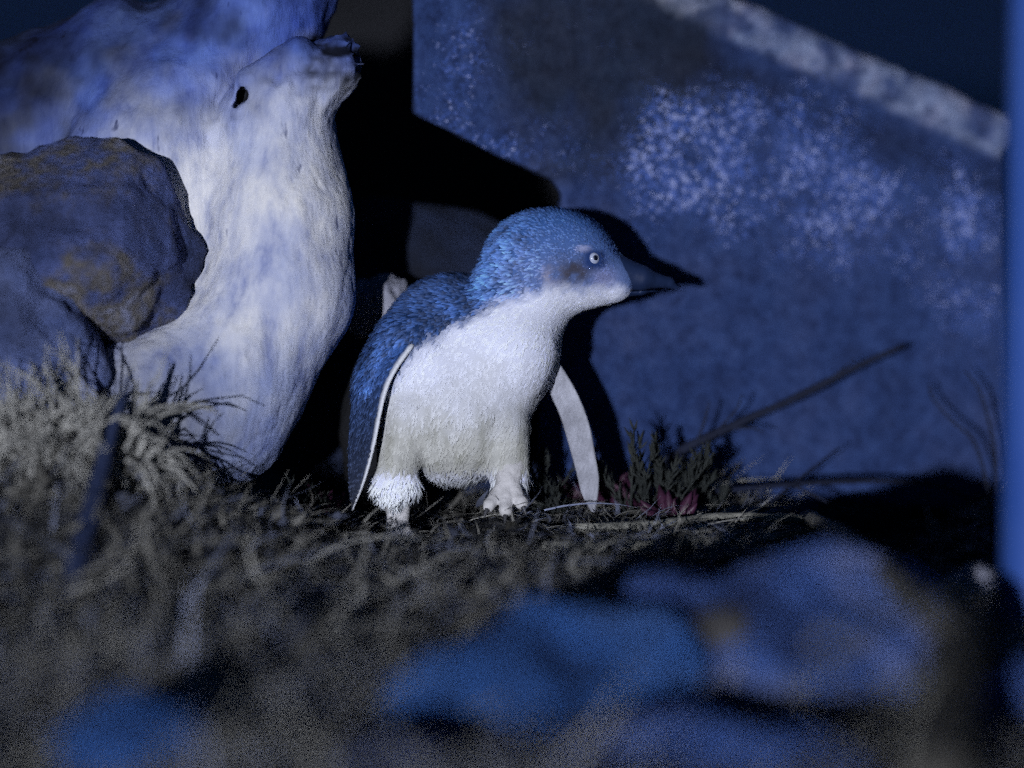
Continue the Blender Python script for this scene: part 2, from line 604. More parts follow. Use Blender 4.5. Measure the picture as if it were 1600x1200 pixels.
sv, sq = nets(slab_f, (600, -230, 70), (1620, 930, 640), 7.0)
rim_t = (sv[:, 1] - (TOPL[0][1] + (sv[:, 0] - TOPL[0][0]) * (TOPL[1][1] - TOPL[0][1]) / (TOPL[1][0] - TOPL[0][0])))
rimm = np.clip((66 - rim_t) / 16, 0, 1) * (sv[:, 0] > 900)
chip_light = np.clip(0.6 + 0.9 * fbm(sv / 34.0, 3), 0.12, 1)
mc = np.ones((len(sv), 3))
dark_top = np.clip(1.5 - 1.5 * ((sv[:, 0] - 950) / 230) ** 2 - 1.5 * ((sv[:, 1] - 60) / 240) ** 2 + 0.5 * fbm(sv / 70.0, 3), 0, 1)[:, None]
mc = mc * (1 - dark_top * np.array([0.42, 0.52, 0.66]))  # darker, less blue patch high on the slab
dark_band = np.clip(1 - np.abs(rim_t - 110) / 60, 0, 1)[:, None] * np.clip((sv[:, :1] - 930) / 200, 0, 1)
mc = mc * (1 - 0.5 * dark_band)  # darker band just below the rim
mc = mc + (rimm * chip_light)[:, None] * np.array([6.6, 3.7, 1.4])  # pale chips plus the bevel's caught light, painted into the rim
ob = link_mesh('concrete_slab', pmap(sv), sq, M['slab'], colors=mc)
li = ob.data.color_attributes.new('Lich', 'FLOAT_COLOR', 'POINT')


def drift(u, v, su, sv_):
    return np.exp(-((sv[:, 0] - u) / su) ** 2 - ((sv[:, 1] - v) / sv_) ** 2)


L = 1.05 * drift(1065, 240, 90, 95) + 0.75 * drift(1390, 330, 210, 100) + 0.6 * drift(1210, 320, 130, 90) + 0.55 * drift(720, 90, 70, 120) \
    + 0.55 * drift(790, 240, 110, 60) + 0.6 * drift(1520, 470, 80, 160) + 0.7 * drift(1210, 180, 120, 70)
L = np.clip(L, 0, 1) * np.clip(0.8 + 0.55 * fbm(sv / 60.0, 3), 0.2, 1.2) + 0.16 * np.clip(1.2 - (sv[:, 1] - 330) / 260, 0.2, 1) * np.clip(0.6 + fbm(sv / 90.0 + 9, 3), 0, 1.4)
lc = np.ones((len(sv), 4))
lc[:, :3] = np.clip(L, 0, 1.2)[:, None]
li.data.foreach_set('color', lc.ravel())
tag(ob, 'broken concrete slab with pale lichen flecks standing behind the penguin', 'slab')


# ------------------------------------------------------------------ boulders and stones
def stone(name, c, r, seed, mat, label, cat='rock', group=None, amp=0.16, freq=1.6, sub=5, rotz=0, flat=0.35):
    """irregular stone: c world centre, r radii in metres"""
    import bmesh
    bm = bmesh.new()
    bmesh.ops.create_icosphere(bm, subdivisions=sub, radius=1)
    V = np.array([v.co[:] for v in bm.verts])
    F = [[v.index for v in f.verts] for f in bm.faces]
    bm.free()
    n = 1 + amp * fbm(V * freq + seed * 7.7, 4)
    V = V * n[:, None]
    r2 = np.random.default_rng(seed)
    for _ in range(7):                        # broken facets
        d = r2.normal(size=3)
        d /= np.linalg.norm(d)
        h = V @ d - r2.uniform(0.68, 0.9)
        V = V - np.where(h > 0, h * (1 - flat), 0)[:, None] * d
    V = V * np.array(r)
    cz, sz = math.cos(rotz), math.sin(rotz)
    V = np.stack([V[:, 0] * cz - V[:, 1] * sz, V[:, 0] * sz + V[:, 1] * cz, V[:, 2]], 1) + np.array(c)
    o = link_mesh(name, V, F, mat)
    return tag(o, label, cat, group)


def P1(u, v, w):
    return pmap(np.array([u, v, w], float))


# dark rock in the recess behind log and penguin
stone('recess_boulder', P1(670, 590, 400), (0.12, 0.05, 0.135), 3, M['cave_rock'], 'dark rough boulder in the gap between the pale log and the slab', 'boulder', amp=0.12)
stone('dark_stone', P1(600, 660, 170), (0.030, 0.03, 0.075), 6, M['black_rock'], 'black upright stone under the small pale stone, behind the penguin', 'stone', amp=0.15)
stone('ledge_stone', P1(590, 478, 160), (0.024, 0.026, 0.022), 5, M['pale_rock'], 'small pale stone behind the back of the penguin', 'stone', amp=0.2)
stone('boulder', P1(92, 395, -165), (0.090, 0.055, 0.075), 9, M['dark_rock'], 'dark round boulder leaning against the pale driftwood log', 'boulder', amp=0.24, flat=0.05, freq=1.3)
stone('gap_dark_boulder', P1(690, 480, 2000), (0.36, 0.16, 0.36), 14, M['black_rock'], 'large added boulder, black to darken the gap above the rough boulder', 'boulder', amp=0.10)  # added as a black backing so the gap stays dark
stone('boulder', P1(20, 555, -240), (0.072, 0.050, 0.074), 17, M['violet_rock'], 'violet-grey boulder under the dark round one, behind the dry tuft', 'boulder', amp=0.24, flat=0.05, freq=1.3)
# foreground stones
def fstone(name, u, v, w, ru, rv, rw, seed, mat, label, **k):
    sc_ = (D + w * S) / D * S
    return stone(name, P1(u, v, w), (ru * sc_, rw * S, rv * sc_), seed, mat, label, **k)


fstone('foreground_stone', 1170, 1235, -1040, 350, 392, 300, 43, M['blue_rock'], 'large blue-grey stone with a small brown stone on it, before the hollow', amp=0.20, flat=0.1, freq=1.3)
fstone('foreground_stone', 885, 1295, -1240, 320, 400, 300, 47, M['blue_rock2'], 'rounded bright blue stone beside the large blue-grey one', amp=0.20, flat=0.15, freq=1.3)
fstone('foreground_stone', 1600, 1180, -1350, 105, 190, 130, 28, M['blue_rock'], 'blue stone between the brown root and the base of the blue post', amp=0.14)
fstone('foreground_stone', 205, 1200, -1720, 130, 120, 90, 24, M['blue_rock2'], 'low blue stone half sunk in dark litter', amp=0.18)
fstone('foreground_stone', 1060, 1265, -1650, 380, 150, 120, 36, M['blue_rock'], 'broad flat blue-grey stone at the foot of the bright blue one', amp=0.15)
fstone('foreground_stone', 600, 1230, -1760, 130, 75, 90, 33, M['violet_rock'], 'small violet stone sunk in the litter before the penguin', amp=0.15)
fstone('pale_stone', 1530, 945, -620, 60, 60, 90, 26, M['pale_rock'], 'pale stone at the foot of the blue post', amp=0.12)
fstone('brown_stone', 1130, 985, -1275, 58, 38, 45, 25, M['brown_stone'], 'small brown stone resting on the large blue-grey stone', amp=0.15)


# ------------------------------------------------------------------ driftwood log
def log_f(G):
    n1 = fbm(G / np.array([90.0, 190.0, 90.0]), 3)
    d = cone(G, (424, 205, -40), (440, 345, -60), 97, 112)
    d = smin(d, cone(G, (440, 345, -60), (436, 455, -70), 112, 120), 24)
    d = smin(d, cone(G, (436, 455, -70), (322, 640, -80), 118, 132), 26)
    d = smin(d, cone(G, (345, 585, -85), (170, 670, -150), 122, 128), 40)
    stub = cone(G, (440, 168, -70), (536, 94, -60), 66, 44)
    end = (G[..., 0] * 0.97 - G[..., 1] * 0.2) - 521 + 13 * vnoise(G / 10.0) + 9 * vnoise(G / 24.0)
    stub = np.maximum(stub + 6 * vnoise(G / 16.0), end)
    d = smin(d, stub, 18)
    d = smin(d, cone(G, (392, 128, -95), (470, 82, -90), 24, 22), 10)
    up = cone(G, (480, -190, 90), (380, 40, 80), 108, 118)
    up = smin(up, cone(G, (380, 40, 80), (230, 240, 40), 118, 150), 40)
    up = smin(up, cone(G, (230, 240, 40), (220, 540, 20), 140, 140), 50)
    up = smin(up, cone(G, (190, 120, 90), (-60, 230, 120), 120, 120), 40)
    up = up + 7 * fbm(G / np.array([60.0, 60.0, 60.0]) + 5, 3)
    kk = 5 + 55 * np.clip((G[..., 1] - 170) / 120, 0, 1)
    d = smin(d, up, kk)
    hole = ell(G, (380, 148, -110), (9, 13, 60))
    hole = np.minimum(hole, ell(G, (372, 160, -110), (5, 12, 60), 35)) + 4 * vnoise(G / 7.0)
    hole = np.minimum(hole, ell(G, (300, 352, -120), (9, 12, 30)))
    d = np.maximum(d + 5 * n1 + 1.3 * vnoise(G / 15.0), -hole)
    ang = G[..., 0] * 0.9 + G[..., 1] * 0.35
    cr = np.abs(vnoise(np.stack([ang / 40, G[..., 1] / 260, G[..., 2] / 60], -1)))
    return d + 3.5 * np.clip(1 - cr / 0.035, 0, 1)


lv, lq = nets(log_f, (-260, -320, -320), (620, 860, 300), 5.6)
lcol = np.ones((len(lv), 3))
nzl = fbm(lv / 70.0, 3)
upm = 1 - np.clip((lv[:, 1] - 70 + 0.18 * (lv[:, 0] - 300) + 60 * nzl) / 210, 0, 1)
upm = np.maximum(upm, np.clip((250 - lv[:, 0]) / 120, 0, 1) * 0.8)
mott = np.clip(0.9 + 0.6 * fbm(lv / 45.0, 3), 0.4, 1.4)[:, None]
lcol = lcol * (1 - upm[:, None]) + upm[:, None] * np.array([0.15, 0.23, 0.54]) * mott  # dim blue light on the upper log, put into its colour
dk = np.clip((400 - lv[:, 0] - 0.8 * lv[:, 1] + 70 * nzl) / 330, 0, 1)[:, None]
lcol = lcol * (1 - 0.92 * dk)  # light falling off towards the top left, painted as darker wood
end_ = (np.clip((lv[:, 0] - 462) / 25, 0, 1) * np.clip((150 - lv[:, 1]) / 25, 0, 1) * np.clip((lv[:, 1] - 50) / 8, 0, 1))[:, None]
lcol = lcol * (1 - 0.8 * end_ * np.clip(0.9 + 0.9 * fbm(lv / 16.0, 2), 0.2, 1.2)[:, None])
lcol = lcol * np.where(((lv[:, 0] - 380) / 13) ** 2 + ((lv[:, 1] - 148) / 17) ** 2 + ((lv[:, 2] + 60) / 48) ** 2 < 1, 0.05, 1)[:, None]  # shade inside the knothole painted into the colour
scar = np.exp(-((lv[:, 0] - 350) / 26) ** 2 - ((lv[:, 1] - 190) / 16) ** 2)[:, None] * np.clip(0.4 + fbm(lv / 14.0, 2), 0, 1)[:, None]
lcol = lcol * (1 - 0.6 * scar)
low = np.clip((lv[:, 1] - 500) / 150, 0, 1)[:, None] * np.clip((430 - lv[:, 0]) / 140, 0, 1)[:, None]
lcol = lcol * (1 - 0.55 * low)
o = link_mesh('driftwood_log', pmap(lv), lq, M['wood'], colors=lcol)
tag(o, 'bleached driftwood log with broken branch stub beside the penguin', 'log')


# ------------------------------------------------------------------ blue post
def post():
    base = ground_at(1620, 1010)
    z0 = -0.05
    ang = np.linspace(0, 2 * math.pi, 33)[:-1]
    r0 = 0.021
    V, F = [], []
    hs = [z0, 0.0, 0.15, 0.3, 0.5, 0.7, 0.704]
    for i, h in enumerate(hs):
        rr = r0 * (1 + 0.01 * math.sin(9 * h)) * (0.9 if i == len(hs) - 1 else 1)
        for a in ang:
            V.append((base[0] + rr * math.cos(a), base[1] + rr * math.sin(a), h))
    for i in range(len(hs) - 1):
        for k in range(32):
            F.append((i * 32 + k, i * 32 + (k + 1) % 32, (i + 1) * 32 + (k + 1) % 32, (i + 1) * 32 + k))
    F.append(tuple((len(hs) - 1) * 32 + k for k in range(32)))
    o = link_mesh('post', V, F, M['post'])
    tag(o, 'upright round blue post in front of the slab', 'post')


post()

# ------------------------------------------------------------------ penguin
LEGL = (622, 770, -62)


def body_f(G):
    torso = ell(G, (716, 560, 12), (128, 133, 106), 0)
    torso = smin(torso, ell(G, (712, 645, -8), (112, 108, 112)), 40)
    torso = smin(torso, ell(G, (798, 545, -22), (78, 84, 86), 15), 45)
    torso = smin(torso, ell(G, (616, 590, 5), (58, 82, 68), 28), 40)
    neck = cone(G, (785, 520, -8), (835, 425, 0), 84, 82)
    head = ell(G, (866, 405, 0), (98, 80, 72), 6)
    head = smin(head, cone(G, (915, 432, 0), (958, 440, 0), 44, 33), 34)
    up = smin(neck, head, 22)
    d = smin(torso, up, 11)
    d = smin(d, cone(G, (640, 540, -60), (590, 604, -82), 44, 24), 42)
    # thighs and the white fluff round the ankles
    d = smin(d, cone(G, (640, 655, -62), (620, 745, -70), 48, 30), 14)
    d = smin(d, cone(G, (784, 672, -50), (797, 738, -56), 44, 30), 14)
    for c, r in (((604, 757, -74), 20), ((622, 766, -84), 20), ((642, 757, -78), 17)):
        d = smin(d, ell(G, c, (r, r * 1.1, r)), 14)
    # tail wedge low behind
    d = smin(d, cone(G, (640, 690, 70), (600, 765, 120), 40, 12), 20)
    return d + 1.6 * fbm(G / 42.0, 3) * np.clip((G[..., 1] - 470) / 90, 0.15, 1)


bv, bq = nets(body_f, (520, 300, -190), (1010, 812, 190), 3.6)


def surf_w(u, v, sign=-1):
    w = np.arange(-190, 190, 0.5)
    f = body_f(np.stack([np.full_like(w, u), np.full_like(w, v), w], -1))
    k = np.nonzero(f < 0)[0]
    return w[k[0]] if sign < 0 else w[k[-1]]


def grad(P, e=1.5):
    g_ = np.stack([body_f(P + np.eye(3)[k] * e) - body_f(P - np.eye(3)[k] * e) for k in range(3)], -1)
    return g_ / (np.linalg.norm(g_, axis=-1, keepdims=True) + 1e-9)


WHITE = np.array([0.72, 0.745, 0.90])
CREAM = np.array([0.50, 0.50, 0.48])
BLUE = np.array([0.05, 0.13, 0.38])
NAVY = np.array([0.022, 0.06, 0.19])
PALEB = np.array([0.19, 0.24, 0.47])


def body_col(P):
    u, v = P[:, 0], P[:, 1]
    line = np.interp(u, [540, 575, 620, 655, 700, 760, 800, 850, 900, 965, 1000], [760, 690, 585, 548, 515, 490, 470, 452, 450, 455, 458])
    nz = fbm(P / 14.0, 3)
    nz2 = fbm(P / 45.0, 3)
    t = np.clip(0.5 + (v - line + 9 * nz) / 24, 0, 1)[:, None]
    blue = np.where((v < 470)[:, None] & (u > 745)[:, None], BLUE, NAVY * 1.15)
    pale = np.clip((v - line + 105) / 110, 0, 1)[:, None] * np.clip((u - 760) / 60, 0, 1)[:, None]
    blue = blue * (1 - 0.6 * pale) + PALEB * 0.6 * pale
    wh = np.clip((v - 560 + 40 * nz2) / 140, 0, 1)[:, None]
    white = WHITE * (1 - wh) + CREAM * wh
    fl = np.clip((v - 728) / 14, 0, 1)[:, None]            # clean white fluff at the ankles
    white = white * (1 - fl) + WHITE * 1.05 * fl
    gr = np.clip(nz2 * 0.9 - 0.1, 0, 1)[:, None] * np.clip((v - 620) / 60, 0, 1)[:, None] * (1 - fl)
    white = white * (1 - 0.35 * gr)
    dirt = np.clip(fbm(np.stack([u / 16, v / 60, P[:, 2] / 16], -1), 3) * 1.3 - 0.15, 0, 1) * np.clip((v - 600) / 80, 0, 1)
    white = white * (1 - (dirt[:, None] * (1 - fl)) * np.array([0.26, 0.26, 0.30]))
    c = blue * (1 - t) + white * t
    # dusky ear patch and brow behind the eye
    e = np.clip(1.25 * np.exp(-((u - 896) / 34) ** 2 - ((v - 425) / 20) ** 2), 0, 1)[:, None] * np.clip(0.85 + 0.6 * nz, 0, 1)[:, None]
    c = c * (1 - e) + e * np.array([0.055, 0.055, 0.085])
    e = np.exp(-((u - 862) / 13) ** 2 - ((v - 430) / 17) ** 2)[:, None] * np.clip(0.6 + 0.8 * nz, 0, 1)[:, None]
    c = c * (1 - 0.7 * e) + 0.7 * e * np.array([0.34, 0.30, 0.36])
    e = np.exp(-((u - 945) / 20) ** 2 - ((v - 434) / 16) ** 2)[:, None]
    c = c * (1 - 0.7 * e) + 0.7 * e * np.array([0.24, 0.25, 0.44])
    e = np.exp(-((u - 912) / 11) ** 4 - ((v - 391) / 5.5) ** 4)[:, None]
    c = c * (1 - 0.8 * e) + 0.8 * e * np.array([0.34, 0.36, 0.56])
    e = np.clip(1.4 * np.exp(-((u - 929) / 17) ** 4 - ((v - 407) / 14) ** 4), 0, 1)[:, None]
    c = c * (1 - e) + e * np.array([0.022, 0.05, 0.18])
    return c


pen_base = omap(np.array([700.0, 852.0, -60.0]))
pen_base[2] = 0.0
pen = empty('little_penguin', pen_base)
tag(pen, 'small blue and white penguin standing in litter, head turned sideways', 'penguin')
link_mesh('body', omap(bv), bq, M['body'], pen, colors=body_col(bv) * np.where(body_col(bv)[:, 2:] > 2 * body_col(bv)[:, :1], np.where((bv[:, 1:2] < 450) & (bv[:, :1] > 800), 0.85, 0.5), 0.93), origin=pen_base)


def plumage(count):
    tri = np.concatenate([bq[:, [0, 1, 2]], bq[:, [0, 2, 3]]])
    A, B, C_ = bv[tri[:, 0]], bv[tri[:, 1]], bv[tri[:, 2]]
    area = np.linalg.norm(np.cross(B - A, C_ - A), axis=1)
    pick = rng.choice(len(tri), count, p=area / area.sum())
    r1, r2 = np.sqrt(rng.random(count)), rng.random(count)
    P = (1 - r1)[:, None] * A[pick] + (r1 * (1 - r2))[:, None] * B[pick] + (r1 * r2)[:, None] * C_[pick]
    N = grad(P)
    u, v = P[:, 0], P[:, 1]
    keep = ~((np.hypot((u - 928), (v - 405)) < 14)) & (N[:, 2] < 0.55) & ~((u > 962) & (v > 405))
    P, N = P[keep], N[keep]
    u, v = P[:, 0], P[:, 1]
    cw = body_col(P)
    kp = (cw[:, 2] / (cw[:, 0] + 0.01) > 1.7) | (rng.random(len(P)) < np.where(P[:, 1] > 722, 0.8, 0.45))
    P, N = P[kp], N[kp]
    u, v = P[:, 0], P[:, 1]
    n = len(P)
    # lie of the plumage: back along the head, down the neck, down the trunk
    th = np.clip((v - 360) / 120, 0, 1)
    ta = np.clip((v - 470) / 120, 0, 1)
    flow = (1 - th)[:, None] * np.array([-1, -0.1, 0.2]) + th[:, None] * (1 - ta)[:, None] * np.array([-0.85, 0.5, 0.2]) + ta[:, None] * np.array([-0.25, 1.0, 0])
    face = np.clip((u - 850) / 60, 0, 1)[:, None]
    flow = flow * (1 - face) + face * np.array([-1, 0.15, 0.1])
    flow = flow + 0.22 * rng.normal(size=(n, 3))
    T = flow - (flow * N).sum(1, keepdims=True) * N
    T /= np.linalg.norm(T, axis=1, keepdims=True) + 1e-9
    Bn = np.cross(N, T)
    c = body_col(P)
    isblue = np.clip((c[:, 2] / (c[:, 0] + 0.01) - 1.5) / 2, 0, 1)
    crown = np.clip((u - 800) / 60, 0, 1) * (v < 470)
    ln = (9 + 8 * rng.random(n)) * (1 - 0.5 * crown)
    wd = (2.4 + 1.6 * rng.random(n)) * (1 - 0.4 * crown) * (0.55 + 0.45 * isblue)
    rag = np.clip((v - 715) / 20, 0, 1) * (1 - isblue)
    lift = (0.10 + 0.26 * rng.random(n)) * (0.12 + 0.88 * isblue + 1.0 * rag)
    clump = np.clip(1 + 0.45 * fbm(P / 20.0, 2) + 0.35 * fbm(P / 60.0, 2), 0.35, 1.7)
    ln = ln * np.clip(0.75 + 0.35 * clump, 0.8, 1.35) * (1 + 0.3 * rag)
    p0 = P - N * 1.0
    mid = P + T * (ln * 0.55)[:, None] + N * (ln * lift * 0.35 + 0.8)[:, None]
    tip = P + T * ln[:, None] + N * (ln * lift + 0.4)[:, None]
    V = np.stack([p0, mid - Bn * wd[:, None], tip, mid + Bn * wd[:, None]], 1).reshape(-1, 3)
    F = np.arange(4 * n).reshape(n, 4)
    kc = np.where(isblue > 0.3, 1 + (clump - 1) * (1 - 0.7 * crown), 1.0)
    k = (kc * (1 + (rng.random(n) - 0.5) * (0.07 + 1.0 * isblue * (1 - 0.45 * crown))))[:, None]
    base = c * k * (1 - 0.35 * isblue[:, None])
    tp = c * k * (1 + 0.9 * isblue[:, None]) + 0.05 * isblue[:, None]
    cc = np.stack([base, base * 1.05, tp, base * 1.05], 1).reshape(-1, 3)
    o = link_mesh('plumage', omap(V), F, M['feather'], pen, colors=np.clip(cc, 0, 0.85), smooth=True, origin=pen_base)
    own = np.cross(Bn, tip - p0)
    own /= np.linalg.norm(own, axis=1, keepdims=True) + 1e-9
    own = np.where((own * N).sum(1, keepdims=True) < 0, -own, own)
    mixn = (0.65 * isblue)[:, None]
    nn = N * (1 - mixn) + own * mixn
    nw = RIGHT * nn[:, :1] - UP * nn[:, 1:2] + FWD * nn[:, 2:]
    nw /= np.linalg.norm(nw, axis=1, keepdims=True)
    o.data.normals_split_custom_set_from_vertices(np.repeat(nw, 4, 0).tolist())
    tag(o, kind='stuff')


plumage(26000)

# eyes
for sgn in (-1, 1):
    w0 = surf_w(928, 405, sgn)
    nrm = grad(np.array([[928.0, 405.0, w0]]))[0]
    c = np.array([928, 405, w0]) - nrm * 3.0

    def disc(r, h, c=c, nrm=nrm):
        a = np.cross(nrm, [0, 1, 0]); a /= np.linalg.norm(a)
        b = np.cross(nrm, a)
        V, F = [c + nrm * h], []
        rings = 7
        for i in range(1, rings + 1):
            t = i / rings * math.pi / 2
            for k in range(24):
                f = 2 * math.pi * k / 24
                V.append(c + nrm * h * math.cos(t) + r * math.sin(t) * (math.cos(f) * a + math.sin(f) * b))
        for k in range(24):
            F.append((0, 1 + k, 1 + (k + 1) % 24))
        for i in range(rings - 1):
            for k in range(24):
                k2 = (k + 1) % 24
                F.append((1 + i * 24 + k, 1 + (i + 1) * 24 + k, 1 + (i + 1) * 24 + k2, 1 + i * 24 + k2))
        return omap(np.array(V)), F
    V, F = disc(9.5, 7.0)
    ey = link_mesh('eye', V, F, M['iris'], pen, origin=pen_base)
    V, F = disc(6.6, 8.2)
    link_mesh('pupil', V, F, M['pupil'], ey, origin=pen_base)


# bill: two mandibles
def upper_f(G):
    d = cone(G, (952, 424, 0), (1000, 434, 4), 33, 19)
    d = smin(d, cone(G, (1000, 434, 4), (1046, 441, 28), 17, 8), 10)
    d = smin(d, cone(G, (1046, 441, 28), (1058, 449, 34), 8, 4), 4)
    return np.maximum(d, (G[..., 1] - (456 - (G[..., 0] - 960) * 0.05)))


def lower_f(G):
    d = cone(G, (952, 446, 0), (1000, 450, 4), 24, 10)
    d = smin(d, cone(G, (1000, 449, 4), (1034, 450, 23), 10, 4), 8)
    return np.maximum(d, ((457 - (G[..., 0] - 960) * 0.06) - G[..., 1]))


V, F = nets(upper_f, (920, 380, -50), (1075, 470, 60), 2.2)
bill = link_mesh('bill', omap(V), F, M['bill'], pen, origin=pen_base)
V, F = nets(lower_f, (920, 415, -50), (1075, 485, 60), 2.2)
link_mesh('lower_mandible', omap(V), F, M['bill'], bill, origin=pen_base)


# flippers
def flipper(lead, trail, thick, colf, scales=0):
    n = 40
    A = spline(lead, n)
    B = spline(trail, n)
    seg = 20
    V, F, Cc = [], [], []
    for i in range(n):
        m = (A[i] + B[i]) / 2
        h = (A[i] - B[i]) / 2
        ax = np.gradient((A + B) / 2, axis=0)[i]
        nn = np.cross(ax, h)
        nn /= np.linalg.norm(nn) + 1e-9
        t = thick * (1 - 0.6 * i / n)
        for k in range(seg):
            a = 2 * math.pi * k / seg
            cx = math.cos(a)
            th = t * math.sin(a) * (0.75 + 0.35 * cx)
            V.append(m + h * cx + nn * th)
            Cc.append(colf(i / (n - 1), cx, math.sin(a), V[-1]))
    for i in range(n - 1):
        for k in range(seg):
            k2 = (k + 1) % seg
            F.append((i * seg + k, i * seg + k2, (i + 1) * seg + k2, (i + 1) * seg + k))
    F.append(tuple(range(seg))[::-1])
    F.append(tuple((n - 1) * seg + k for k in range(seg)))
    o = link_mesh('flipper', omap(np.array(V)), F, M['flipper'], pen, colors=np.array(Cc), origin=pen_base)
    if scales:
        Vs, Cs = [], []
        Mi = (A + B) / 2
        for _ in range(scales):
            s = random.random() ** 1.5 * 0.93
            i = min(n - 2, int(s * n))
            cx = random.uniform(-0.88, 0.86)
            h = (A[i] - B[i]) / 2
            ax = Mi[i + 1] - Mi[i]
            ax = ax / np.linalg.norm(ax)
            nn = np.cross(ax, h)
            nn /= np.linalg.norm(nn)
            if nn[2] > 0:
                nn = -nn
            th = thick * (1 - 0.6 * i / n) * math.sqrt(1 - cx * cx) * (0.75 + 0.35 * cx)
            p = Mi[i] + h * cx + nn * (th + 0.2)
            d = ax + 0.12 * rng.normal(size=3)
            b_ = np.cross(nn, d)
            L_ = (12 * (1 - s) + 4.5) * random.uniform(0.7, 1.2)
            w_ = L_ * 0.20
            Vs += [p - nn * 0.6, p + d * L_ * .55 - b_ * w_ + nn * L_ * 0.07, p + d * L_ + nn * L_ * 0.14, p + d * L_ * .55 + b_ * w_ + nn * L_ * 0.07]
            c = colL(s, 0, 0, p) * random.uniform(0.6, 1.9)
            Cs += [c * 0.6, c, c * 1.8 + 0.02, c]
        f = link_mesh('flipper_plumage', omap(np.array(Vs)), np.arange(len(Vs)).reshape(-1, 4), M['feather'], o, colors=np.array(Cs), smooth=False, origin=pen_base)
        tag(f, kind='stuff')
    return o


def colL(s, c, sn, p):
    j = random.uniform(0.7, 1.2)
    if c > 0.95:
        return np.array([0.80, 0.82, 0.90])
    if c < -0.97 and 0.45 < s < 0.8:
        return np.array([0.30, 0.31, 0.36])
    base = np.array([0.022, 0.06, 0.19]) * (1 - s) + np.array([0.030, 0.034, 0.05]) * s
    return base * j * (1.3 if s < 0.3 else 1)


def colR(s, c, sn, p):
    j = random.uniform(0.82, 1.05)
    k = 0.5 + 0.5 * float(vnoise(np.array(p) / 14))
    w = np.array([0.62, 0.63, 0.74]) * (1 - 0.35 * s)
    return (w * (0.65 + 0.4 * k)) * j


flipper([(650, 540, -112), (626, 574, -124), (610, 606, -130), (600, 645, -133), (591, 690, -133), (576, 745, -130), (556, 794, -126)],
        [(590, 548, -70), (562, 585, -62), (552, 625, -60), (548, 668, -66), (547, 708, -80), (549, 752, -104), (554, 790, -124)], 9, colL, 1100)
flipper([(868, 560, -20), (893, 598, 0), (908, 628, 4), (921, 664, 6), (929, 705, 5), (936, 752, 0), (930, 800, -8)],
        [(846, 580, 20), (862, 620, 30), (876, 652, 32), (888, 692, 30), (899, 732, 20), (909, 772, 8), (924, 800, -4)], 8, colR)


# feet
def foot(fn, lo, hi, claws):
    V, F = nets(fn, lo, hi, 2.5)
    f = link_mesh('foot', omap(V), F, M['foot'], pen, origin=pen_base)
    for a, b, r in claws:
        pts = omap(spline([a, [(a[i] + b[i]) / 2 + (0, -2, 0)[i] for i in range(3)], b], 6))
        V, F = tube(pts, [r * S * (1 - 0.8 * i / 5) for i in range(6)], 7)
        link_mesh('claw', V, F, M['claw'], f, origin=pen_base)


def footL(G):
    d = cone(G, (622, 765, -64), (624, 815, -66), 21, 17)
    for tip in ((604, 845, -118), (627, 849, -128), (650, 843, -112)):
        d = smin(d, cone(G, (624, 822, -70), tip, 15, 8), 8)
        d = smin(d, ell(G, tip, (10, 8, 11)), 3)
    return d + 1.0 * fbm(G / 9.0, 2)


def footR(G):
    d = cone(G, (797, 725, -62), (795, 752, -76), 26, 20)
    for tip in ((765, 786, -104), (790, 794, -112), (814, 782, -104)):
        d = smin(d, cone(G, (794, 750, -78), tip, 15, 9), 5)
        d = smin(d, ell(G, tip, (10, 11, 10)), 3)
    return d + 1.0 * fbm(G / 9.0, 2)


foot(footL, (575, 735, -160), (680, 870, -30), [((602, 848, -126), (598, 855, -142), 4.5), ((627, 852, -138), (628, 858, -154), 4.5), ((653, 846, -120), (659, 853, -134), 4.5)])
foot(footR, (735, 690, -150), (850, 815, -20), [((762, 793, -110), (757, 806, -116), 4.5), ((790, 802, -118), (789, 815, -124), 4.5), ((817, 789, -110), (822, 802, -115), 4.5)])


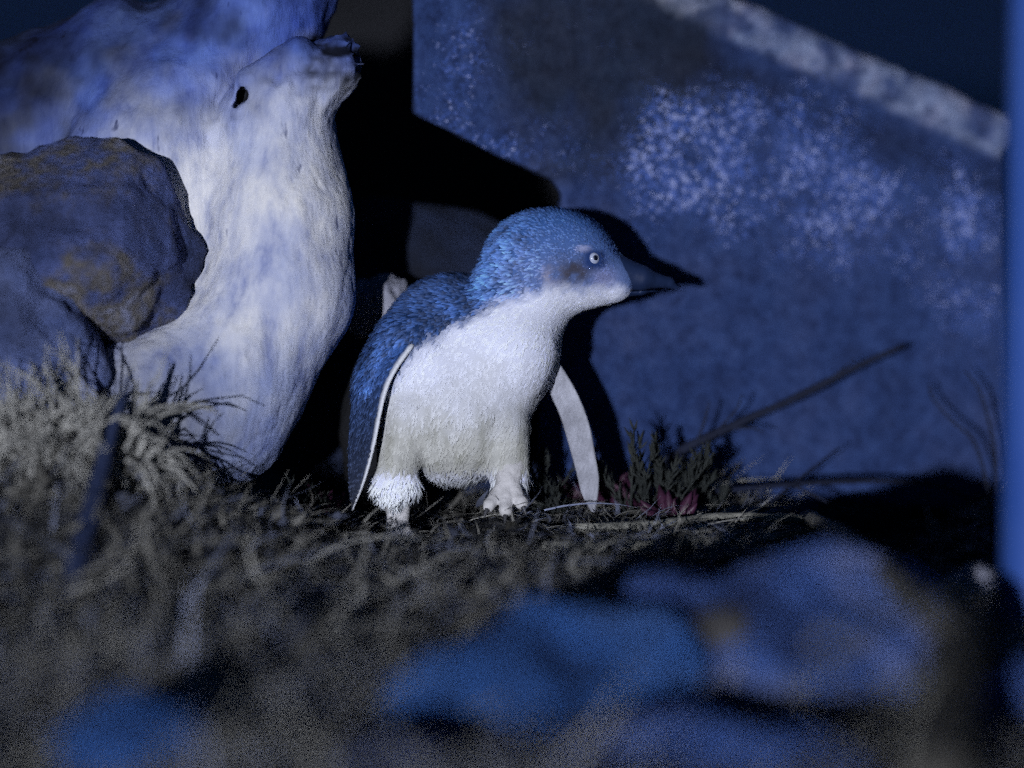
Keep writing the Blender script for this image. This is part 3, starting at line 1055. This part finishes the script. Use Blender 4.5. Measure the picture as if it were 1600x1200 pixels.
# ------------------------------------------------------------------ litter: dry blades and scraps nobody could count
def blades(n, area, length, width, tilt, shade, curve=0.5, dens=None):
    """curved flat blades; returns V, F, C"""
    x = rng.uniform(area[0], area[1], n)
    y = rng.uniform(area[2], area[3], n)
    if dens is not None:
        k = rng.random(n) < dens(x, y)
        x, y = x[k], y[k]
        n = len(x)
    z = ground_h(x, y)
    ln = rng.uniform(*length, n)
    wd = rng.uniform(*width, n)
    az = rng.uniform(0, 2 * math.pi, n)
    el = np.abs(rng.normal(0, tilt, n)) + 0.04
    bend = rng.normal(0, curve, n)
    droop = rng.normal(-0.5, 0.5, n)
    seg = 5
    rows = []
    p = np.stack([x, y, z + rng.uniform(0.0, 0.012, n)], 1)
    c0 = (rng.uniform(shade[0], shade[1], n) ** 1.6)[:, None] * np.array([1.0, 0.97, 0.90])
    tintb = (rng.random(n) < 0.25)[:, None]
    c0 = np.where(tintb, c0 * np.array([0.7, 0.8, 1.25]), c0)
    for s in range(seg + 1):
        t = s / seg
        d = np.stack([np.cos(az) * np.cos(el), np.sin(az) * np.cos(el), np.sin(el)], 1)
        side = np.stack([-np.sin(az), np.cos(az), 0 * az], 1) + 0.5 * np.stack([0 * az, 0 * az, np.sin(az * 3)], 1)
        w = wd * (1 - t ** 2 * 0.9) * 0.5
        rows.append(p - side * w[:, None])
        rows.append(p + side * w[:, None])
        p = p + d * (ln / seg)[:, None]
        p[:, 2] = np.maximum(p[:, 2], ground_h(p[:, 0], p[:, 1]) + 0.001)
        az = az + bend / seg
        el = el + droop / seg
    V = np.stack(rows, 1)
    m = 2 * (seg + 1)
    base = (np.arange(n) * m)[:, None]
    F = np.concatenate([base + np.array([2 * s, 2 * s + 1, 2 * s + 3, 2 * s + 2]) for s in range(seg)])
    C = np.repeat(c0, m, 0)
    return V.reshape(-1, 3), F, C


def join(parts):
    V, F, C, n = [], [], [], 0
    for v, f, c in parts:
        V.append(v); F.append(f + n); C.append(c)
        n += len(v)
    return np.vstack(V), np.vstack(F), np.vstack(C)


ROCKS = [(P1(1225, 1085, -1250), .13), (P1(890, 1130, -1330), .10), (P1(1180, 1085, -1450), .14), (P1(890, 1130, -1600), .12)]
_pf = lambda x, y: np.where(((x - PIT[0]) / 0.10) ** 2 + ((y - PIT[1]) / 0.09) ** 2 < 1, 0.03, 1.0)


def pitfree(x, y):
    k = _pf(x, y)
    for c, r in ROCKS:
        k = np.where(np.hypot(x - c[0], y - c[1]) < r, 0.25, k)
    k = np.where((np.abs(x + 0.04) < 0.09) & (y < 0.0) & (y > -0.17), k * 0.22, k)
    return k


parts = [blades(1300, (-0.42, 0.10, -0.95, -0.24), (0.05, 0.11), (0.0015, 0.0038), 0.25, (0.36, 0.68), 1.2, pitfree),
         blades(900, (0.0, 0.17, -0.14, 0.09), (0.03, 0.07), (0.0008, 0.002), 0.06, (0.42, 0.66), 0.6, pitfree),
         blades(16000, (-0.45, 0.40, -0.6, 0.16), (0.012, 0.04), (0.0006, 0.0016), 0.35, (0.26, 0.52), 1.4, pitfree),
         blades(5000, (-0.45, 0.42, -0.5, 0.16), (0.008, 0.02), (0.003, 0.008), 0.3, (0.18, 0.42), 1.5, pitfree),
         blades(9000, (-0.42, 0.40, -1.0, -0.45), (0.02, 0.05), (0.0008, 0.0025), 0.4, (0.25, 0.52), 1.4, pitfree)]
V, F, C = join(parts)
o = link_mesh('leaf_litter', V, F, M['litter'], colors=C, smooth=True, origin=np.zeros(3))
tag(o, 'dry grass and leaf scraps strewn over the dark soil', 'litter', kind='stuff')


# ------------------------------------------------------------------ dry tuft, sprigs, twigs, succulents
def tuft(name, base, n, h, spread, mat, label, cat='grass tuft', wmm=0.0022, curl=1.2, lean=(0, 0)):
    parts = []
    for i in range(n):
        az = random.uniform(0, 6.283)
        r0 = random.random() ** 0.6 * spread
        p = np.array(base) + np.array([math.cos(az) * r0, math.sin(az) * r0, -0.004])
        el = R(random.uniform(25, 88))
        az2 = az + random.uniform(-.8, .8)
        ln = h * random.uniform(0.45, 1.1)
        cu = random.uniform(-0.3, curl)
        pts = [p.copy()]
        for s in range(7):
            d = np.array([math.cos(az2) * math.cos(el) + lean[0], math.sin(az2) * math.cos(el) + lean[1], math.sin(el)])
            p = p + d * ln / 7
            el -= cu * 0.25 + random.uniform(-.35, .35)
            az2 += random.uniform(-.7, .7)
            pts.append(p.copy())
        parts.append(tube(pts, [wmm * (1 - 0.8 * k / 7) * random.uniform(.6, 1) for k in range(8)], 4, 0.3))
    V, F = merge(parts)
    o = link_mesh(name, V, F, mat)
    return tag(o, label, cat)


bt = P1(110, 690, -360)
bt[2] = ground_h(np.array(bt[0]), np.array(bt[1])) + 0.0
def on_ground(u, v, w):
    p = P1(u, v, w)
    p[2] = float(ground_h(np.array(p[0]), np.array(p[1])))
    return p


ORD = ['first', 'second', 'third', 'fourth', 'fifth', 'sixth']
for ti, (tu, tw, tn, th_, ts) in enumerate( ((195, -400, 60, 0.062, 0.014), (150, -430, 80, 0.088, 0.014), (105, -410, 70, 0.060, 0.016), (60, -450, 80, 0.070, 0.016), (15, -430, 60, 0.056, 0.016), (-30, -420, 50, 0.066, 0.014))):
    t_ = tuft('dry_grass_tuft', on_ground(tu, 640, tw), tn, th_, ts, M['pale_straw'], ORD[ti] + ' pale dry grass tuft counted from the driftwood log along the row of tufts', curl=2.4, wmm=0.0022)
    t_['group'] = 'dry tufts before the boulders'


def W(u, v, lift=0.006):
    """photo pixel on the ground -> (u, v, w) for stick()"""
    p = ground_at(u, v, lift)
    return (u, v, (float((p - CAM) @ FWD) - D) / S)


def stick(name, pts, r0, r1, mat, label, cat, n=26, noise=0.25, group=None, branches=(), prof=None):
    C = spline([P1(*p) for p in pts], n)
    rad = np.linspace(r0, r1, n) * S
    if prof:
        rad = np.interp(np.linspace(0, 1, n), np.linspace(0, 1, len(prof)), prof) * S
    parts = [tube(C, rad, 8, noise)]
    for bp, br in branches:
        B = spline([P1(*p) for p in bp], 14)
        parts.append(tube(B, np.linspace(br, br * 0.4, 14) * S, 6, noise))
    V, F = merge(parts)
    o = link_mesh(name, V, F, mat)
    return tag(o, label, cat, group)


stick('stalk', [(70, 1040, -880), (108, 930, -760), (140, 810, -610), (170, 690, -490), (206, 575, -440)], 30, 24, M['stalk'], 'thick bluish stalk rising out of the litter before the dry tuft', 'stalk', prof=[10, 17, 19, 17, 13, 8, 2])
stick('root', [W(1262, 808, .01), W(1330, 850, .04), W(1400, 908, .06), W(1470, 975, .06), W(1500, 1030, .05)], 13, 20, M['stick'], 'grey root running down past the hollow', 'root',
      branches=[([W(1290, 830), W(1230, 836), W(1160, 852)], 10)])
stick('root', [W(1505, 985, .05), W(1488, 1040, .05), W(1474, 1130, .04), W(1466, 1240, .03)], 30, 40, M['root'], 'thick brown root beside the large blue-grey stone', 'root')
stick('dry_stalk', [W(850, 856, .012), W(960, 856, .014), W(1080, 848, .014), W(1160, 834, .012)], 10, 7, M['straw'], 'pale dry stalk lying below the maroon succulents', 'stalk')
stick('dry_stalk', [W(900, 826, .014), W(1010, 822, .016), W(1130, 808, .014), W(1275, 812, .012)], 9, 7, M['straw'], 'thin dry stalk lying between the succulents and the slab foot', 'stalk')
for pts, lb in (([W(1290, 1010, .10), W(1380, 960, .09), W(1470, 930, .07), W(1560, 915, .03)], 'pale bent dry stalk crossing from the large stone to the post foot'),
                ([W(1410, 1190, .02), W(1440, 1090, .05), W(1475, 1010, .06), W(1500, 940, .05)], 'pale upright dry stalk leaning on the thick brown root')):
    stick('dry_stalk', pts, 9, 5, M['straw'], lb, 'stalk')
stick('twig', [(985, 806, 160), (1040, 722, 190), (1130, 672, 215), (1250, 618, 260), (1340, 572, 290), (1412, 540, 320)], 9.5, 4, M['twig'], 'long dark bare twig slanting up across the slab', 'twig',
      branches=[([(1130, 672, 215), (1170, 668, 220), (1195, 675, 225)], 3), ([(1085, 700, 200), (1100, 660, 190), (1108, 628, 185)], 3), ([(1110, 685, 205), (1150, 640, 210), (1160, 615, 210)], 2.5),
                ([(1060, 712, 195), (1095, 725, 200), (1108, 752, 205)], 3), ([(1290, 598, 270), (1310, 582, 270), (1335, 560, 270)], 2.5)])
stick('twig', [(985, 822, 110), (1050, 775, 150), (1150, 765, 180), (1280, 754, 240), (1400, 752, 300), (1480, 762, 340), (1540, 800, 350)], 5, 3, M['twig'], 'dark twig lying low along the foot of the slab', 'twig',
      branches=[([(1185, 800, 170), (1240, 755, 200), (1310, 700, 240)], 3), ([(1240, 758, 210), (1280, 778, 200), (1325, 800, 190)], 3.5)])
for pts, lb in (([(1552, 840, 300), (1545, 770, 300), (1522, 690, 320), (1490, 660, 330), (1458, 622, 340), (1452, 600, 345)], 'crooked dark dry stem beside the blue post'),
                ([(1560, 840, 300), (1556, 720, 300), (1545, 660, 310), (1530, 610, 315), (1508, 580, 320)], 'thin arching dark stem between the crooked one and the blue post')):
    stick('dry_stalk', pts, 3.2, 1.8, M['twig'], lb, 'stem', 18)


def sprig(name, base, n, h, label):
    """heath sprig: thin stems set with short needle leaves"""
    parts = []
    for i in range(n):
        az = random.uniform(0, 6.283)
        el = R(random.uniform(48, 85))
        p = np.array(base) + np.array([random.uniform(-.012, .012), random.uniform(-.01, .01), -0.003])
        d = np.array([math.cos(az) * math.cos(el), 0.5 * math.sin(az) * math.cos(el), math.sin(el)])
        ln = h * random.uniform(0.55, 1.05)
        pts = []
        for s in range(9):
            pts.append(p + d * ln * s / 8 + np.array([0, 0, -0.12 * ln * (s / 8) ** 2]))
        parts.append(tube(pts, [0.0011 * (1 - 0.7 * k / 8) for k in range(9)], 5))
        for s in range(26):
            t = random.uniform(0.15, 1.0)
            q0 = np.array(pts[min(8, int(t * 8))]) + random.uniform(0, 1) * (d * ln / 8)
            dd = d + np.array([random.uniform(-1, 1), random.uniform(-1, 1), random.uniform(-.2, .8)])
            dd /= np.linalg.norm(dd)
            L_ = random.uniform(0.005, 0.011)
            parts.append(tube([q0, q0 + dd * L_ * .5, q0 + dd * L_ + np.array([0, 0, .001])], [.0006, .0009, .0002], 4))
    V, F = merge(parts)
    o = link_mesh(name, V, F, M['leaf'])
    return tag(o, label, 'plant')


sprig('heath_sprig', on_ground(1010, 775, 60), 16, 0.082, 'bushy dark heath sprig at the foot of the slab, nearest the flipper')
sprig('heath_sprig', on_ground(1085, 775, 110), 11, 0.060, 'smaller dark heath sprig under the long slanting twig')
sprig('heath_sprig', on_ground(862, 760, 60), 9, 0.068, 'dark heath sprig between the belly and the white flipper')
sprig('heath_sprig', on_ground(470, 740, -20), 8, 0.045, 'dark heath sprig between the log foot and the blue flipper')


def succulent(name, base, n, r, label):
    root = empty(name, base)
    tag(root, label, 'succulent')
    for i in range(n):
        az = i * 2.4 + random.uniform(-.3, .3)
        el = R(random.uniform(12, 70))
        ln = r * random.uniform(0.7, 1.15)
        pts = []
        p = np.array(base, float)
        for s in range(7):
            pts.append(p.copy())
            p = p + np.array([math.cos(az) * math.cos(el), math.sin(az) * math.cos(el), math.sin(el)]) * ln / 6
            el += 0.06
        rad = [ln * 0.16 * k for k in (0.35, 0.8, 1.0, 1.0, 0.85, 0.5, 0.08)]
        V, F = tube(pts, rad, 8)
        link_mesh('leaf', V, F, M['red_leaf'], root, origin=np.array(base, float))


def gpt(u, v, dz=0.0):
    p = ground_at(u, v)
    p[2] = float(ground_h(np.array(p[0]), np.array(p[1]))) + dz
    return p


succulent('succulent', gpt(935, 812, 0.010), 19, 0.030, 'maroon succulent rosette below the tip of the white flipper')
succulent('succulent', gpt(1050, 838, 0.004), 17, 0.026, 'low maroon succulent rosette at the foot of the heath sprigs')
succulent('succulent', gpt(992, 822, 0.006), 15, 0.026, 'maroon succulent rosette between the one by the flipper tip and the low one')
succulent('succulent', gpt(492, 835, 0.010), 14, 0.024, 'maroon succulent rosette beside the log, under the blue flipper')
